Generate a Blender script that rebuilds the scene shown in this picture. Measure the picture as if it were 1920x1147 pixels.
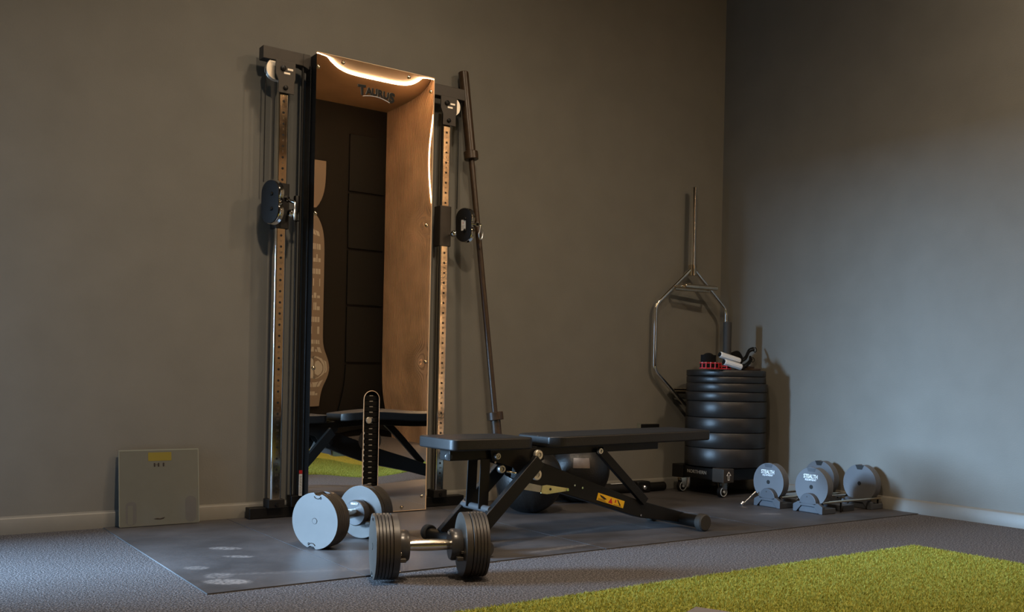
import bpy, bmesh, math, random
import numpy as np
from mathutils import Vector, Matrix
random.seed(7); np.random.seed(7)
for o in list(bpy.data.objects): bpy.data.objects.remove(o, do_unlink=True)
S = bpy.context.scene; C = S.collection
PI = math.pi

# ------------------------------------------------------------------ camera
yaw, pitch, roll = 0.6105, -0.004, 0.0209
fw = Vector((math.sin(yaw)*math.cos(pitch), math.cos(yaw)*math.cos(pitch), math.sin(pitch)))
r0 = Vector((math.cos(yaw), -math.sin(yaw), 0)); u0 = r0.cross(fw)
rr = r0*math.cos(roll)+u0*math.sin(roll); uu = u0*math.cos(roll)-r0*math.sin(roll)
cam = bpy.data.cameras.new('camera'); co = bpy.data.objects.new('camera', cam); C.objects.link(co)
M = Matrix.Identity(4)
for i in range(3):
    M[i][0] = rr[i]; M[i][1] = uu[i]; M[i][2] = -fw[i]
M[0][3], M[1][3], M[2][3] = -4.4072, -4.0795, .64
co.matrix_world = M
cam.sensor_width = 36; cam.lens = 1785.6/1920*36; cam.shift_y = 140.8/1920
cam.clip_start = .02
S.camera = co

# ------------------------------------------------------------------ light and exposure
S.view_settings.view_transform = 'Standard'; S.view_settings.look = 'None'
S.view_settings.gamma = 1; S.view_settings.use_curve_mapping = False
S.view_settings.exposure = 0.0
w = bpy.data.worlds.new('world'); S.world = w; w.use_nodes = True
w.node_tree.nodes['Background'].inputs[0].default_value = (.45, .6, 1, 1)
w.node_tree.nodes['Background'].inputs[1].default_value = .05

def area(name, loc, rot, sx, sy, power, col, spread=180):
    l = bpy.data.lights.new(name, 'AREA'); l.shape = 'RECTANGLE'; l.size = sx; l.size_y = sy
    l.energy = power; l.color = col; l.spread = math.radians(spread)
    o = bpy.data.objects.new(name, l); o.location = loc; o.rotation_euler = rot; C.objects.link(o); return o
DAY = (.42, .68, 1.0)
WARM = (1.0, .64, .34)
area('sky_daylight', (-9.5, .95, 1.85), (0, -PI/2, -.12), 1.7, 2.4, 4600, DAY)
area('doorway_fill', (-5.04, -.44, .72), (0, -PI/2, 0), 1.3, .64, 11, DAY)  # added lamp, makes floor light fade quickly away from the doorway
LED_E = 62.0        # strength of the LED strips
CEIL = 3.27
WARM_LAMP = 46
for k, (lx_, ly_, e_, sp_) in enumerate([(-3.3, -2.6, 62, 150), (-.82, -2.8, 34, 176), (-2.5, -1.15, 12, 150)]):
    area('ceiling_downlight', (lx_, ly_, CEIL-.012), (0, 0, 0), .16, .16, e_, (1, .79, .56), sp_)

# ------------------------------------------------------------------ materials
def nt(m):
    m.use_nodes = True; return m.node_tree
def pmat(name, col, rough=.5, metal=0, spec=.5, noise=0, nscale=30, bump=0, bscale=200, coat=0, rvar=0, col2=None, emis=None, estr=0, detail=4):
    m = bpy.data.materials.new(name); t = nt(m); n = t.nodes; b = n['Principled BSDF']
    b.inputs['Base Color'].default_value = (*col, 1); b.inputs['Roughness'].default_value = rough
    b.inputs['Metallic'].default_value = metal; b.inputs['Specular IOR Level'].default_value = spec
    if coat: b.inputs['Coat Weight'].default_value = coat; b.inputs['Coat Roughness'].default_value = .1
    tc = n.new('ShaderNodeTexCoord')
    if noise or rvar or col2:
        nz = n.new('ShaderNodeTexNoise'); nz.inputs['Scale'].default_value = nscale; nz.inputs['Detail'].default_value = detail
        t.links.new(tc.outputs['Object'], nz.inputs['Vector'])
        if noise or col2:
            mx = n.new('ShaderNodeMix'); mx.data_type = 'RGBA'
            a = [max(0, c*(1-noise)) for c in col]; bb = [c*(1+noise) for c in col] if col2 is None else col2
            mx.inputs['A'].default_value = (*a, 1); mx.inputs['B'].default_value = (*bb, 1)
            rp = n.new('ShaderNodeMapRange'); rp.inputs['From Min'].default_value = .3; rp.inputs['From Max'].default_value = .7
            t.links.new(nz.outputs['Fac'], rp.inputs['Value']); t.links.new(rp.outputs['Result'], mx.inputs['Factor'])
            t.links.new(mx.outputs['Result'], b.inputs['Base Color'])
        if rvar:
            r2 = n.new('ShaderNodeMapRange'); r2.inputs['To Min'].default_value = max(0, rough-rvar); r2.inputs['To Max'].default_value = min(1, rough+rvar)
            t.links.new(nz.outputs['Fac'], r2.inputs['Value']); t.links.new(r2.outputs['Result'], b.inputs['Roughness'])
    if bump:
        nb = n.new('ShaderNodeTexNoise'); nb.inputs['Scale'].default_value = bscale; nb.inputs['Detail'].default_value = 3
        t.links.new(tc.outputs['Object'], nb.inputs['Vector'])
        bp = n.new('ShaderNodeBump'); bp.inputs['Strength'].default_value = bump; bp.inputs['Distance'].default_value = .002
        t.links.new(nb.outputs['Fac'], bp.inputs['Height']); t.links.new(bp.outputs['Normal'], b.inputs['Normal'])
    if emis:
        b.inputs['Emission Color'].default_value = (*emis, 1); b.inputs['Emission Strength'].default_value = estr
    return m

mt = {}
mt['wall'] = pmat('wall_paint', (.165, .16, .142), .62, noise=.05, nscale=6, bump=.25, bscale=160, spec=.3)
mt['ceil'] = pmat('ceiling_paint', (.13, .10, .07), .7, noise=.04)
mt['base'] = pmat('skirting_paint', (.175, .168, .148), .45, noise=.03, spec=.5)
mt['darkwall'] = pmat('dark_wall', (.006, .0045, .003), .7, spec=.2, noise=.05)
mt['panel'] = pmat('dark_panel', (.003, .003, .0025), .6, spec=.2, noise=.05)
mt['wood'] = pmat('slat_wood', (.44, .28, .17), .5, noise=.25, nscale=3, detail=8)
mt['woodhalo'] = pmat('ceiling_wood_halo', (.34, .205, .115), .45, noise=.12, nscale=4, detail=6)  # paler brown carries the LED halo on the ceiling
mt['groove'] = pmat('slat_back', (.02, .010, .006), .8)
mt['black'] = pmat('black_powder_coat', (.0055, .0052, .005), .42, spec=.3, rvar=.06, nscale=40, bump=.15, bscale=700)
mt['matte'] = pmat('black_matte_steel', (.010, .009, .0085), .55, spec=.3, noise=.15, nscale=20, bump=.1, bscale=500)
mt['taupe'] = pmat('satin_dark_steel', (.035, .028, .022), .45, noise=.1, nscale=20)
mt['chrome'] = pmat('polished_chrome', (.86, .84, .80), .07, metal=1, rvar=.02, nscale=60)
mt['brushed'] = pmat('brushed_chrome', (.72, .62, .48), .10, metal=1, noise=.12, nscale=25, rvar=.05)
mt['satin'] = pmat('satin_chrome', (.80, .74, .64), .24, metal=1)
mt['alu'] = pmat('aluminium', (.85, .86, .88), .28, metal=1, noise=.05, bump=.2, bscale=300)
mt['iron'] = pmat('black_iron', (.003, .0028, .0026), .5, spec=.2)
mt['stamp'] = pmat('stamped_metal', (.12, .10, .08), .4, metal=.7)
mt['gripalu'] = pmat('ridged_aluminium', (.74, .77, .80), .38, metal=.35, spec=.6)
mt['zinc'] = pmat('zinc_plated', (.60, .58, .30), .35, metal=.8, noise=.1)
mt['zincblue'] = pmat('zinc_grey', (.42, .42, .42), .35, metal=.8, noise=.1)
mt['washer'] = pmat('satin_nickel', (.72, .68, .60), .38, metal=.9, noise=.06)
mt['leather'] = pmat('black_vinyl', (.0075, .007, .007), .42, noise=.1, nscale=15, bump=.35, bscale=450, spec=.42)
mt['ball'] = pmat('black_leather', (.006, .0055, .005), .42, noise=.2, nscale=18, bump=.5, bscale=120)
mt['rubber'] = pmat('black_rubber', (.014, .0122, .011), .40, noise=.2, nscale=14, bump=.2, bscale=300, rvar=.08)
mt['tyre'] = pmat('rubber_foot', (.025, .023, .02), .7, bump=.3, bscale=300)
mt['urethane'] = pmat('grey_urethane', (.10, .105, .115), .42, noise=.06, nscale=10, spec=.4)
mt['rim'] = pmat('plate_rim_steel', (.045, .038, .03), .48, noise=.15, nscale=30)
mt['hub'] = pmat('hub_plastic', (.045, .043, .043), .30, noise=.06)
mt['cradle'] = pmat('cradle_plastic', (.05, .055, .065), .45, noise=.08, nscale=12)
mt['hole'] = pmat('hole_black', (.002, .002, .002), .8)
mt['white'] = pmat('white_print_and_highlight', (.75, .78, .8), .5)
mt['grey'] = pmat('grey_print', (.30, .28, .24), .6)
mt['brown'] = pmat('brown_bronze', (.045, .026, .014), .35, noise=.2, nscale=30, rvar=.08)
mt['red'] = pmat('red_strap', (.40, .012, .018), .5, bump=.4, bscale=400)
mt['redlab'] = pmat('red_label', (.5, .02, .02), .5)
mt['yellow'] = pmat('yellow_label', (.80, .46, .01), .45)
mt['webbing'] = pmat('black_webbing', (.006, .006, .006), .85, spec=.12)
mt['edge'] = pmat('acrylic_edge', (.75, .52, .32), .3)
mt['glass'] = pmat('frosted_glass_scale', (.135, .135, .115), .16, noise=.02, coat=.4)
mt['gedge'] = pmat('glass_edge', (.22, .23, .19), .2)
mt['gfoot'] = pmat('electrode', (.115, .112, .108), .22, noise=.03)
mt['lcd'] = pmat('yellow_display_film', (.21, .17, .035), .25)
mt['ink'] = pmat('dark_print', (.015, .010, .008), .5)
mt['board'] = pmat('board_paint', (.16, .12, .085), .6, noise=.05, nscale=4)
mt['boardink'] = pmat('board_chalk', (.34, .31, .26), .7)
mt['greyrub'] = pmat('grey_rubber', (.14, .135, .15), .5, bump=.2)
mt['whiteplas'] = pmat('white_plastic', (.7, .7, .68), .4)
mt['wheel'] = pmat('grey_wheel', (.42, .44, .46), .4)

mir = bpy.data.materials.new('mirror_acrylic'); t = nt(mir); b = t.nodes['Principled BSDF']
b.inputs['Base Color'].default_value = (.80, .76, .70, 1); b.inputs['Metallic'].default_value = 1; b.inputs['Roughness'].default_value = 0.0
mt['mirror'] = mir
led = bpy.data.materials.new('led_strip'); t = nt(led); b = t.nodes['Principled BSDF']
b.inputs['Base Color'].default_value = (.9, .8, .6, 1); b.inputs['Emission Color'].default_value = (*WARM, 1); b.inputs['Emission Strength'].default_value = LED_E
mt['led'] = led

def carpet():
    m = bpy.data.materials.new('speckled_carpet'); t = nt(m); n = t.nodes; L = t.links; b = n['Principled BSDF']
    tc = n.new('ShaderNodeTexCoord')
    a = n.new('ShaderNodeTexNoise'); a.inputs['Scale'].default_value = 170; a.inputs['Detail'].default_value = 3; a.inputs['Roughness'].default_value = .7
    L.new(tc.outputs['Object'], a.inputs['Vector'])
    cr = n.new('ShaderNodeValToRGB'); e = cr.color_ramp.elements
    e[0].position = .36; e[0].color = (.012, .011, .012, 1); e[1].position = .62; e[1].color = (.20, .188, .192, 1)
    k = cr.color_ramp.elements.new(.5); k.color = (.062, .057, .060, 1)
    L.new(a.outputs['Fac'], cr.inputs['Fac']); L.new(cr.outputs['Color'], b.inputs['Base Color'])
    v = n.new('ShaderNodeTexNoise'); v.inputs['Scale'].default_value = 240; v.inputs['Detail'].default_value = 4
    L.new(tc.outputs['Object'], v.inputs['Vector'])
    bp = n.new('ShaderNodeBump'); bp.inputs['Strength'].default_value = .9; bp.inputs['Distance'].default_value = .006
    L.new(v.outputs['Fac'], bp.inputs['Height']); L.new(bp.outputs['Normal'], b.inputs['Normal'])
    b.inputs['Roughness'].default_value = .85; b.inputs['Specular IOR Level'].default_value = .3
    return m
mt['carpet'] = carpet()

def matrubber():
    # worn rubber: chalky scuffs and footprints with shapes of their own
    m = bpy.data.materials.new('rubber_tile'); t = nt(m); n = t.nodes; L = t.links; b = n['Principled BSDF']
    geo = n.new('ShaderNodeNewGeometry')
    big = n.new('ShaderNodeTexNoise'); big.inputs['Scale'].default_value = 3.2; big.inputs['Detail'].default_value = 6; big.inputs['Roughness'].default_value = .65
    L.new(geo.outputs['Position'], big.inputs['Vector'])
    mx = n.new('ShaderNodeMix'); mx.data_type = 'RGBA'; mx.inputs['A'].default_value = (.034, .032, .033, 1); mx.inputs['B'].default_value = (.070, .065, .066, 1)
    mr = n.new('ShaderNodeMapRange'); mr.inputs['From Min'].default_value = .35; mr.inputs['From Max'].default_value = .7
    L.new(big.outputs['Fac'], mr.inputs['Value']); L.new(mr.outputs['Result'], mx.inputs['Factor'])
    cur = mx.outputs['Result']
    fine = n.new('ShaderNodeTexNoise'); fine.inputs['Scale'].default_value = 90; fine.inputs['Detail'].default_value = 3
    L.new(geo.outputs['Position'], fine.inputs['Vector'])
    fr = n.new('ShaderNodeMapRange'); fr.inputs['From Min'].default_value = .30; fr.inputs['From Max'].default_value = .66
    L.new(fine.outputs['Fac'], fr.inputs['Value'])
    for (x, y, ang, a, bb, s) in [(-3.452, -1.232, -.61, .075, .040, .62), (-3.278, -.690, -.61, .060, .030, .55), (-3.29, -.86, -.61, .055, .022, .42), (-3.47, -.985, -.61, .042, .030, .34), (-3.446, -1.135, -.61, .045, .045, .30), (-3.2, -1.2, -.3, .3, .02, .12), (-2.2, -1.27, .1, .16, .02, .3), (-1.9, -1.0, .2, .25, .02, .16), (-.72, -1.02, -.4, .06, .03, .34), (-1.1, -.8, -.3, .1, .025, .25), (-2.9, -.62, -.5, .05, .03, .3)]:
        mp = n.new('ShaderNodeMapping'); mp.vector_type = 'TEXTURE'
        mp.inputs['Location'].default_value = (x, y, 0); mp.inputs['Rotation'].default_value = (0, 0, ang); mp.inputs['Scale'].default_value = (a, bb, 1)
        L.new(geo.outputs['Position'], mp.inputs['Vector'])
        ln = n.new('ShaderNodeVectorMath'); ln.operation = 'LENGTH'; L.new(mp.outputs['Vector'], ln.inputs[0])
        r = n.new('ShaderNodeMapRange'); r.inputs['From Min'].default_value = 1.1; r.inputs['From Max'].default_value = .75; r.inputs['To Max'].default_value = s
        L.new(ln.outputs['Value'], r.inputs['Value'])
        mu = n.new('ShaderNodeMath'); mu.operation = 'MULTIPLY'; L.new(r.outputs['Result'], mu.inputs[0]); L.new(fr.outputs['Result'], mu.inputs[1])
        k = n.new('ShaderNodeMix'); k.data_type = 'RGBA'; k.inputs['B'].default_value = (.34, .31, .29, 1)
        L.new(mu.outputs['Value'], k.inputs['Factor']); L.new(cur, k.inputs['A']); cur = k.outputs['Result']
    L.new(cur, b.inputs['Base Color'])
    rg = n.new('ShaderNodeMapRange'); rg.inputs['To Min'].default_value = .42; rg.inputs['To Max'].default_value = .62
    L.new(big.outputs['Fac'], rg.inputs['Value']); L.new(rg.outputs['Result'], b.inputs['Roughness'])
    bp = n.new('ShaderNodeBump'); bp.inputs['Strength'].default_value = .25; bp.inputs['Distance'].default_value = .002
    L.new(fine.outputs['Fac'], bp.inputs['Height']); L.new(bp.outputs['Normal'], b.inputs['Normal'])
    b.inputs['Specular IOR Level'].default_value = .45
    return m
mt['tile'] = matrubber()

def turfmat():
    m = bpy.data.materials.new('artificial_turf'); t = nt(m); n = t.nodes; L = t.links; b = n['Principled BSDF']
    geo = n.new('ShaderNodeNewGeometry'); a = n.new('ShaderNodeTexNoise'); a.inputs['Scale'].default_value = 120; a.inputs['Detail'].default_value = 2
    L.new(geo.outputs['Position'], a.inputs['Vector'])
    cr = n.new('ShaderNodeValToRGB'); e = cr.color_ramp.elements
    e[0].position = .35; e[0].color = (.15, .15, .009, 1); e[1].position = .68; e[1].color = (.39, .37, .065, 1)
    L.new(a.outputs['Fac'], cr.inputs['Fac']); L.new(cr.outputs['Color'], b.inputs['Base Color'])
    b.inputs['Roughness'].default_value = .6; b.inputs['Specular IOR Level'].default_value = .25
    return m
mt['turf'] = turfmat()

# ------------------------------------------------------------------ mesh kit
class MB:
    def __init__(s): s.v = []; s.f = []
    def add(s, vs, fs):
        k = len(s.v); s.v += [tuple(p) for p in vs]; s.f += [tuple(i+k for i in f) for f in fs]; return s
    def box(s, x0, x1, y0, y1, z0, z1):
        vs = [(x, y, z) for z in (z0, z1) for y in (y0, y1) for x in (x0, x1)]
        return s.add(vs, [(0, 2, 3, 1), (4, 5, 7, 6), (0, 1, 5, 4), (2, 6, 7, 3), (0, 4, 6, 2), (1, 3, 7, 5)])
    def prism(s, pts, a, b, axis='y'):
        # pts: 2-D outline; axis y: (x,z), axis z: (x,y), axis x: (y,z)
        n = len(pts)
        f3 = {'y': lambda p, t: (p[0], t, p[1]), 'z': lambda p, t: (p[0], p[1], t), 'x': lambda p, t: (t, p[0], p[1])}[axis]
        ar = sum(pts[i][0]*pts[(i+1) % n][1]-pts[(i+1) % n][0]*pts[i][1] for i in range(n))
        if (ar < 0) ^ (axis == 'y'): pts = pts[::-1]
        lo, hi = min(a, b), max(a, b)
        vs = [f3(p, lo) for p in pts]+[f3(p, hi) for p in pts]
        fs = [tuple(range(n-1, -1, -1)), tuple(range(n, 2*n))]+[(i, (i+1) % n, n+(i+1) % n, n+i) for i in range(n)]
        return s.add(vs, fs)
    def lathe(s, prof, p0, d, seg=32, cap=True):
        # prof: (distance along axis, radius)
        p0 = Vector(p0); d = Vector(d).normalized(); a = d.orthogonal().normalized(); b = d.cross(a)
        vs = []
        for (t, r) in prof:
            for i in range(seg):
                q = 2*PI*i/seg; vs.append(p0+d*t+(a*math.cos(q)+b*math.sin(q))*r)
        fs = []
        for j in range(len(prof)-1):
            for i in range(seg):
                k = (i+1) % seg; fs.append((j*seg+i, j*seg+k, (j+1)*seg+k, (j+1)*seg+i))
        if cap:
            fs.append(tuple(range(seg-1, -1, -1))); m = (len(prof)-1)*seg; fs.append(tuple(m+i for i in range(seg)))
        return s.add(vs, fs)
    def cyl(s, p0, p1, r, seg=24, bev=0):
        p0 = Vector(p0); p1 = Vector(p1); L = (p1-p0).length
        pr = [(0, r), (L, r)] if not bev else [(0, r-bev), (bev, r), (L-bev, r), (L, r-bev)]
        return s.lathe(pr, p0, p1-p0, seg)
    def tube(s, pts, r, seg=12, closed=False):
        P = [Vector(p) for p in pts]; n = len(P); vs = []; fs = []
        up = None
        for i in range(n):
            if closed: t = (P[(i+1) % n]-P[i-1])
            else: t = P[min(i+1, n-1)]-P[max(i-1, 0)]
            t.normalize()
            if up is None: up = t.orthogonal().normalized()
            up = (up-t*up.dot(t)).normalized(); b = t.cross(up)
            for k in range(seg):
                q = 2*PI*k/seg; vs.append(P[i]+(up*math.cos(q)+b*math.sin(q))*r)
        for i in range(n if closed else n-1):
            j = (i+1) % n
            for k in range(seg):
                m = (k+1) % seg; fs.append((i*seg+k, i*seg+m, j*seg+m, j*seg+k))
        if not closed:
            fs.append(tuple(range(seg-1, -1, -1))); fs.append(tuple((n-1)*seg+k for k in range(seg)))
        return s.add(vs, fs)
    def sphere(s, c, r, seg=40, rings=20, sc=(1, 1, 1)):
        c = Vector(c); vs = []; fs = []
        for j in range(rings+1):
            th = PI*j/rings
            for i in range(seg):
                q = 2*PI*i/seg
                vs.append((c.x+r*sc[0]*math.sin(th)*math.cos(q), c.y+r*sc[1]*math.sin(th)*math.sin(q), c.z+r*sc[2]*math.cos(th)))
        for j in range(rings):
            for i in range(seg):
                k = (i+1) % seg; fs.append((j*seg+i, (j+1)*seg+i, (j+1)*seg+k, j*seg+k))
        return s.add(vs, fs)
    def beam(s, p0, p1, w, h, side=(0, 1, 0)):
        # rectangular bar: w along side, h across
        p0 = Vector(p0); p1 = Vector(p1); d = (p1-p0).normalized(); a = Vector(side).normalized(); a = (a-d*a.dot(d)).normalized(); b = d.cross(a)
        vs = [p+a*(i*w/2)+b*(j*h/2) for p in (p0, p1) for (i, j) in ((-1, -1), (1, -1), (1, 1), (-1, 1))]
        return s.add(vs, [(3, 2, 1, 0), (4, 5, 6, 7), (0, 1, 5, 4), (1, 2, 6, 5), (2, 3, 7, 6), (3, 0, 4, 7)])

def rrect(x0, x1, y0, y1, r, n=6):
    pts = []
    for cx, cy, a in ((x1-r, y1-r, 0), (x0+r, y1-r, 90), (x0+r, y0+r, 180), (x1-r, y0+r, 270)):
        for i in range(n+1):
            q = math.radians(a+90*i/n); pts.append((cx+r*math.cos(q), cy+r*math.sin(q)))
    return pts
def disc(cx, cy, r, n=40): return [(cx+r*math.cos(2*PI*i/n), cy+r*math.sin(2*PI*i/n)) for i in range(n)]

def tag(o, label, cat, group=None, kind=None):
    if label: o['label'] = label
    if cat: o['category'] = cat
    if group: o['group'] = group
    if kind: o['kind'] = kind
    return o
def thing(name, loc, label, cat, group=None, rot=(0, 0, 0)):
    o = bpy.data.objects.new(name, None); C.objects.link(o); o.empty_display_size = .05
    o.location = loc; o.rotation_euler = rot
    o['M'] = 0; del o['M']
    return tag(o, label, cat, group)
def rootof(p):
    while p.parent: p = p.parent
    return p
def obj(name, mb, m, parent=None, world=True, bev=0, seg=2, label=None, smooth=40, recalc=False):
    me = bpy.data.meshes.new(name)
    if parent is not None and world:
        r = rootof(parent)
        Mi = (Matrix.Translation(r.location) @ r.rotation_euler.to_matrix().to_4x4()).inverted()
        if r.type == 'MESH' and r.location.length == 0: Mi = Matrix.Identity(4)
        vs = [Mi @ Vector(v) for v in mb.v]
    else: vs = mb.v
    me.from_pydata([tuple(v) for v in vs], [], mb.f); me.update()
    bm = bmesh.new(); bm.from_mesh(me); bmesh.ops.recalc_face_normals(bm, faces=bm.faces); bm.to_mesh(me); bm.free()
    me.polygons.foreach_set('use_smooth', [True]*len(me.polygons))
    me.set_sharp_from_angle(angle=math.radians(smooth))
    if isinstance(m, str): m = mt[m]
    me.materials.append(m)
    o = bpy.data.objects.new(name, me); C.objects.link(o)
    if parent is not None: o.parent = parent
    if bev:
        md = o.modifiers.new('bevel', 'BEVEL'); md.width = bev; md.segments = seg; md.limit_method = 'ANGLE'; md.angle_limit = math.radians(40); md.harden_normals = True
    if label: o['label'] = label
    return o
def struct(name, mb, m, label=None, **k):
    o = obj(name, mb, m, **k); o['kind'] = 'structure'
    if label: o['label'] = label
    return o
def text_mb(body, size, bold=0, ext=.0003):
    cu = bpy.data.curves.new('t', 'FONT'); cu.body = body; cu.size = size; cu.extrude = ext; cu.offset = bold; cu.resolution_u = 3
    cu.align_x = 'CENTER'; cu.align_y = 'CENTER'
    ob = bpy.data.objects.new('t', cu); me = bpy.data.meshes.new_from_object(ob)
    mb = MB(); mb.v = [tuple(v.co) for v in me.vertices]; mb.f = [tuple(p.vertices) for p in me.polygons]
    bpy.data.objects.remove(ob); bpy.data.meshes.remove(me); return mb
def place(mb, o, ex, ey, sx=1, sy=1):
    # put flat text: local x along ex, y along ey, origin o
    ex = Vector(ex).normalized(); ey = Vector(ey).normalized(); ez = ex.cross(ey); o = Vector(o)
    mb.v = [tuple(o+ex*(v[0]*sx)+ey*(v[1]*sy)+ez*v[2]) for v in mb.v]; return mb

# ------------------------------------------------------------------ room shell
HB = .0687
XL, YB, YF, XE = -5.0, -4.85, .12, -5.0
floor = struct('floor', MB().box(XL, 0, YB, YF, -.06, 0 - .0), 'carpet', 'grey speckled carpet floor')
# carpet sinks slightly under the rubber tiles: tiles lie in a shallow recess
tiles = []
xs = [-3.552, -3.052, -2.552, -2.057, -1.557, -1.057, -.557, -.012]
for i in range(7):
    g = .0013; yf = -1.3554+random.uniform(-.003, .003)
    tl = obj('rubber_tile', MB().box(xs[i]+g, xs[i+1]-g, yf, -.009, -.004, .0036+.0003*(i % 2)), 'tile', floor, world=False)
struct('wall_back', MB().box(XE, 0, 0, .12, 0, CEIL), 'wall', 'dark grey painted wall behind the cable machine')
struct('wall_right', MB().box(0, .12, -3.42, .12, 0, CEIL), 'wall', 'dark grey painted wall on the right, washed by daylight')
struct('baseboard_back', MB().prism([(0, 0), (-.015, 0), (-.015, HB-.010), (-.011, HB-.004), (0, HB)], XE, -.009, 'x'), 'base', 'painted skirting along the back wall')
struct('baseboard_right', MB().prism([(0, 0), (-.015, 0), (-.015, HB-.010), (-.011, HB-.004), (0, HB)], -3.42, -.0, 'y'), 'base', 'painted skirting along the right wall')
struct('wall_right_alcove', MB().box(.03, .15, YB, -3.42, 0, CEIL), 'groove', 'timber clad wall of the room behind')
struct('ceiling', MB().box(XL, .12, YB, YF, CEIL, CEIL+.1), 'ceil', 'ceiling')
struct('trim_1', MB().box(-3.2, 0, YB, -3.42, CEIL-.003, CEIL+.01), 'woodhalo', 'added timber-brown ceiling panel behind the camera, paler for the LED halo')  # added panel, the LED halo is put into its colour
struct('wall_front', MB().box(XL, .15, YB-.12, YB, 0, CEIL), 'darkwall', 'dark wall opposite the cable machine')
lw = MB(); lw.box(XL-.12, XL, YB, -.78, 0, CEIL); lw.box(XL-.12, XL, -.10, YF, 0, CEIL); lw.box(XL-.12, XL, -.78, -.10, 1.46, CEIL)
struct('wall_left', lw, 'wall', 'left wall with the doorway')
wf = MB()
for (a, b2, c, d) in ((-.78, -.76, 0, 1.46), (-.12, -.10, 0, 1.46), (-.78, -.10, 1.44, 1.46)): wf.box(XL-.06, XL+.0, a, b2, c, d)
struct('door_1', wf, 'black', 'black door frame in the left wall')
# slatted timber cladding seen in the mirror
sl = MB(); n = 44; y0, y1 = -4.84, -3.44
for i in range(n):
    a = y0+(y1-y0)*i/n; sl.box(.0, .03, a, a+(y1-y0)/n*.60, -.002, CEIL-.001)
o = struct('slat_panel', sl, 'wood', 'vertical timber slats on the wall behind the camera'); o['kind'] = 'structure'
# black panels on the opposite wall with joints
pz = [0.02, .20, .74, 1.31, 1.86, 2.42, 3.0]
for i in range(6):
    tagp = obj('wall_panel', MB().box(-.40, -.02, YB+.001, YB+.02, pz[i]+.012, pz[i+1]-.012), 'panel', bpy.data.objects['wall_front'], world=False, bev=.003)
# notice board with chalk lettering, only seen in the mirror
bd = thing('notice_board', (-1.2, YB+.02, 0), 'tan notice board with rows of pale lettering, reflected at the left edge of the mirror', 'board')
obj('board', MB().box(-1.95, -.65, YB+.003, YB+.03, .32, 2.68), 'board', bd, bev=.003)
ink = MB(); rnd = random.Random(3)
for r_ in range(15):
    z = 2.05-r_*.115; cx = -.69
    hgt = .05 if r_ % 2 == 0 else .072
    while cx > -1.85:
        wd = rnd.uniform(.008, .03); ink.box(cx-wd, cx, YB+.03, YB+.032, z, z+hgt*(1 if rnd.random() < .85 else .5)); cx -= wd+rnd.uniform(.004, .009)
        if rnd.random() < .16: cx -= .05
obj('lettering', ink, 'boardink', bd)['kind'] = 'stuff'

# LED arch: across the ceiling and down the right wall
YL = -3.92
ls = thing('led_light_strip', (-.9, YL, CEIL), 'warm LED strip crossing the ceiling and running down the right wall, seen in the mirror', 'light')
obj('ceiling_strip', MB().box(-2.6, -.012, YL-.012, YL+.012, CEIL-.016, CEIL-.0035), 'led', ls)
obj('wall_strip', MB().box(-.004, -.001, YL+.052-.010, YL+.052+.010, .05, CEIL-.014), 'led', ls)

# ------------------------------------------------------------------ turf
tx0, tx1, ty0, ty1 = -3.9, -.916, -4.6, -1.9
turf = obj('turf_base', MB().box(tx0, tx1, ty0, ty1, -.004, .005), 'turf'); turf.name = 'artificial_turf'
N = 230000
X = np.random.uniform(tx0, tx1, N*2); Y = np.random.uniform(-3.5, ty1, N*2)
dx, dy = X+4.4072, Y+4.0795
dep = dx*fw.x+dy*fw.y; lat = dx*rr.x+dy*rr.y
ok = (dep > 2.2) & (abs(lat) < dep*.60+.15)
X, Y = X[ok][:N], Y[ok][:N]; nf = 130000; N0 = len(X)
X = np.concatenate([X, np.random.uniform(tx0, tx1, nf)]); Y = np.concatenate([Y, np.random.uniform(ty0, -3.4, nf)]); N = len(X)
ang = np.random.uniform(0, 2*PI, N); hh = np.random.uniform(.007, .014, N); wd = np.random.uniform(.0011, .002, N); wd[N0:] *= 1.9
lx = np.random.normal(0, .004, N); ly = np.random.normal(0, .004, N)
V = np.zeros((N, 3, 3))
V[:, 0, 0] = X-np.cos(ang)*wd; V[:, 0, 1] = Y-np.sin(ang)*wd; V[:, 0, 2] = .003
V[:, 1, 0] = X+np.cos(ang)*wd; V[:, 1, 1] = Y+np.sin(ang)*wd; V[:, 1, 2] = .003
V[:, 2, 0] = X+lx; V[:, 2, 1] = Y+ly; V[:, 2, 2] = hh
me = bpy.data.meshes.new('turf_pile'); me.vertices.add(3*N); me.loops.add(3*N); me.polygons.add(N)
me.vertices.foreach_set('co', V.reshape(-1)); me.loops.foreach_set('vertex_index', np.arange(3*N)); me.polygons.foreach_set('loop_start', np.arange(0, 3*N, 3)); me.polygons.foreach_set('loop_total', np.full(N, 3))
me.update(); me.validate(); me.materials.append(mt['turf'])
pile = bpy.data.objects.new('grass_pile', me); C.objects.link(pile); pile.parent = turf; pile['kind'] = 'stuff'
tag(turf, 'bright green artificial turf mat laid on the grey carpet', 'turf mat')

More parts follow.
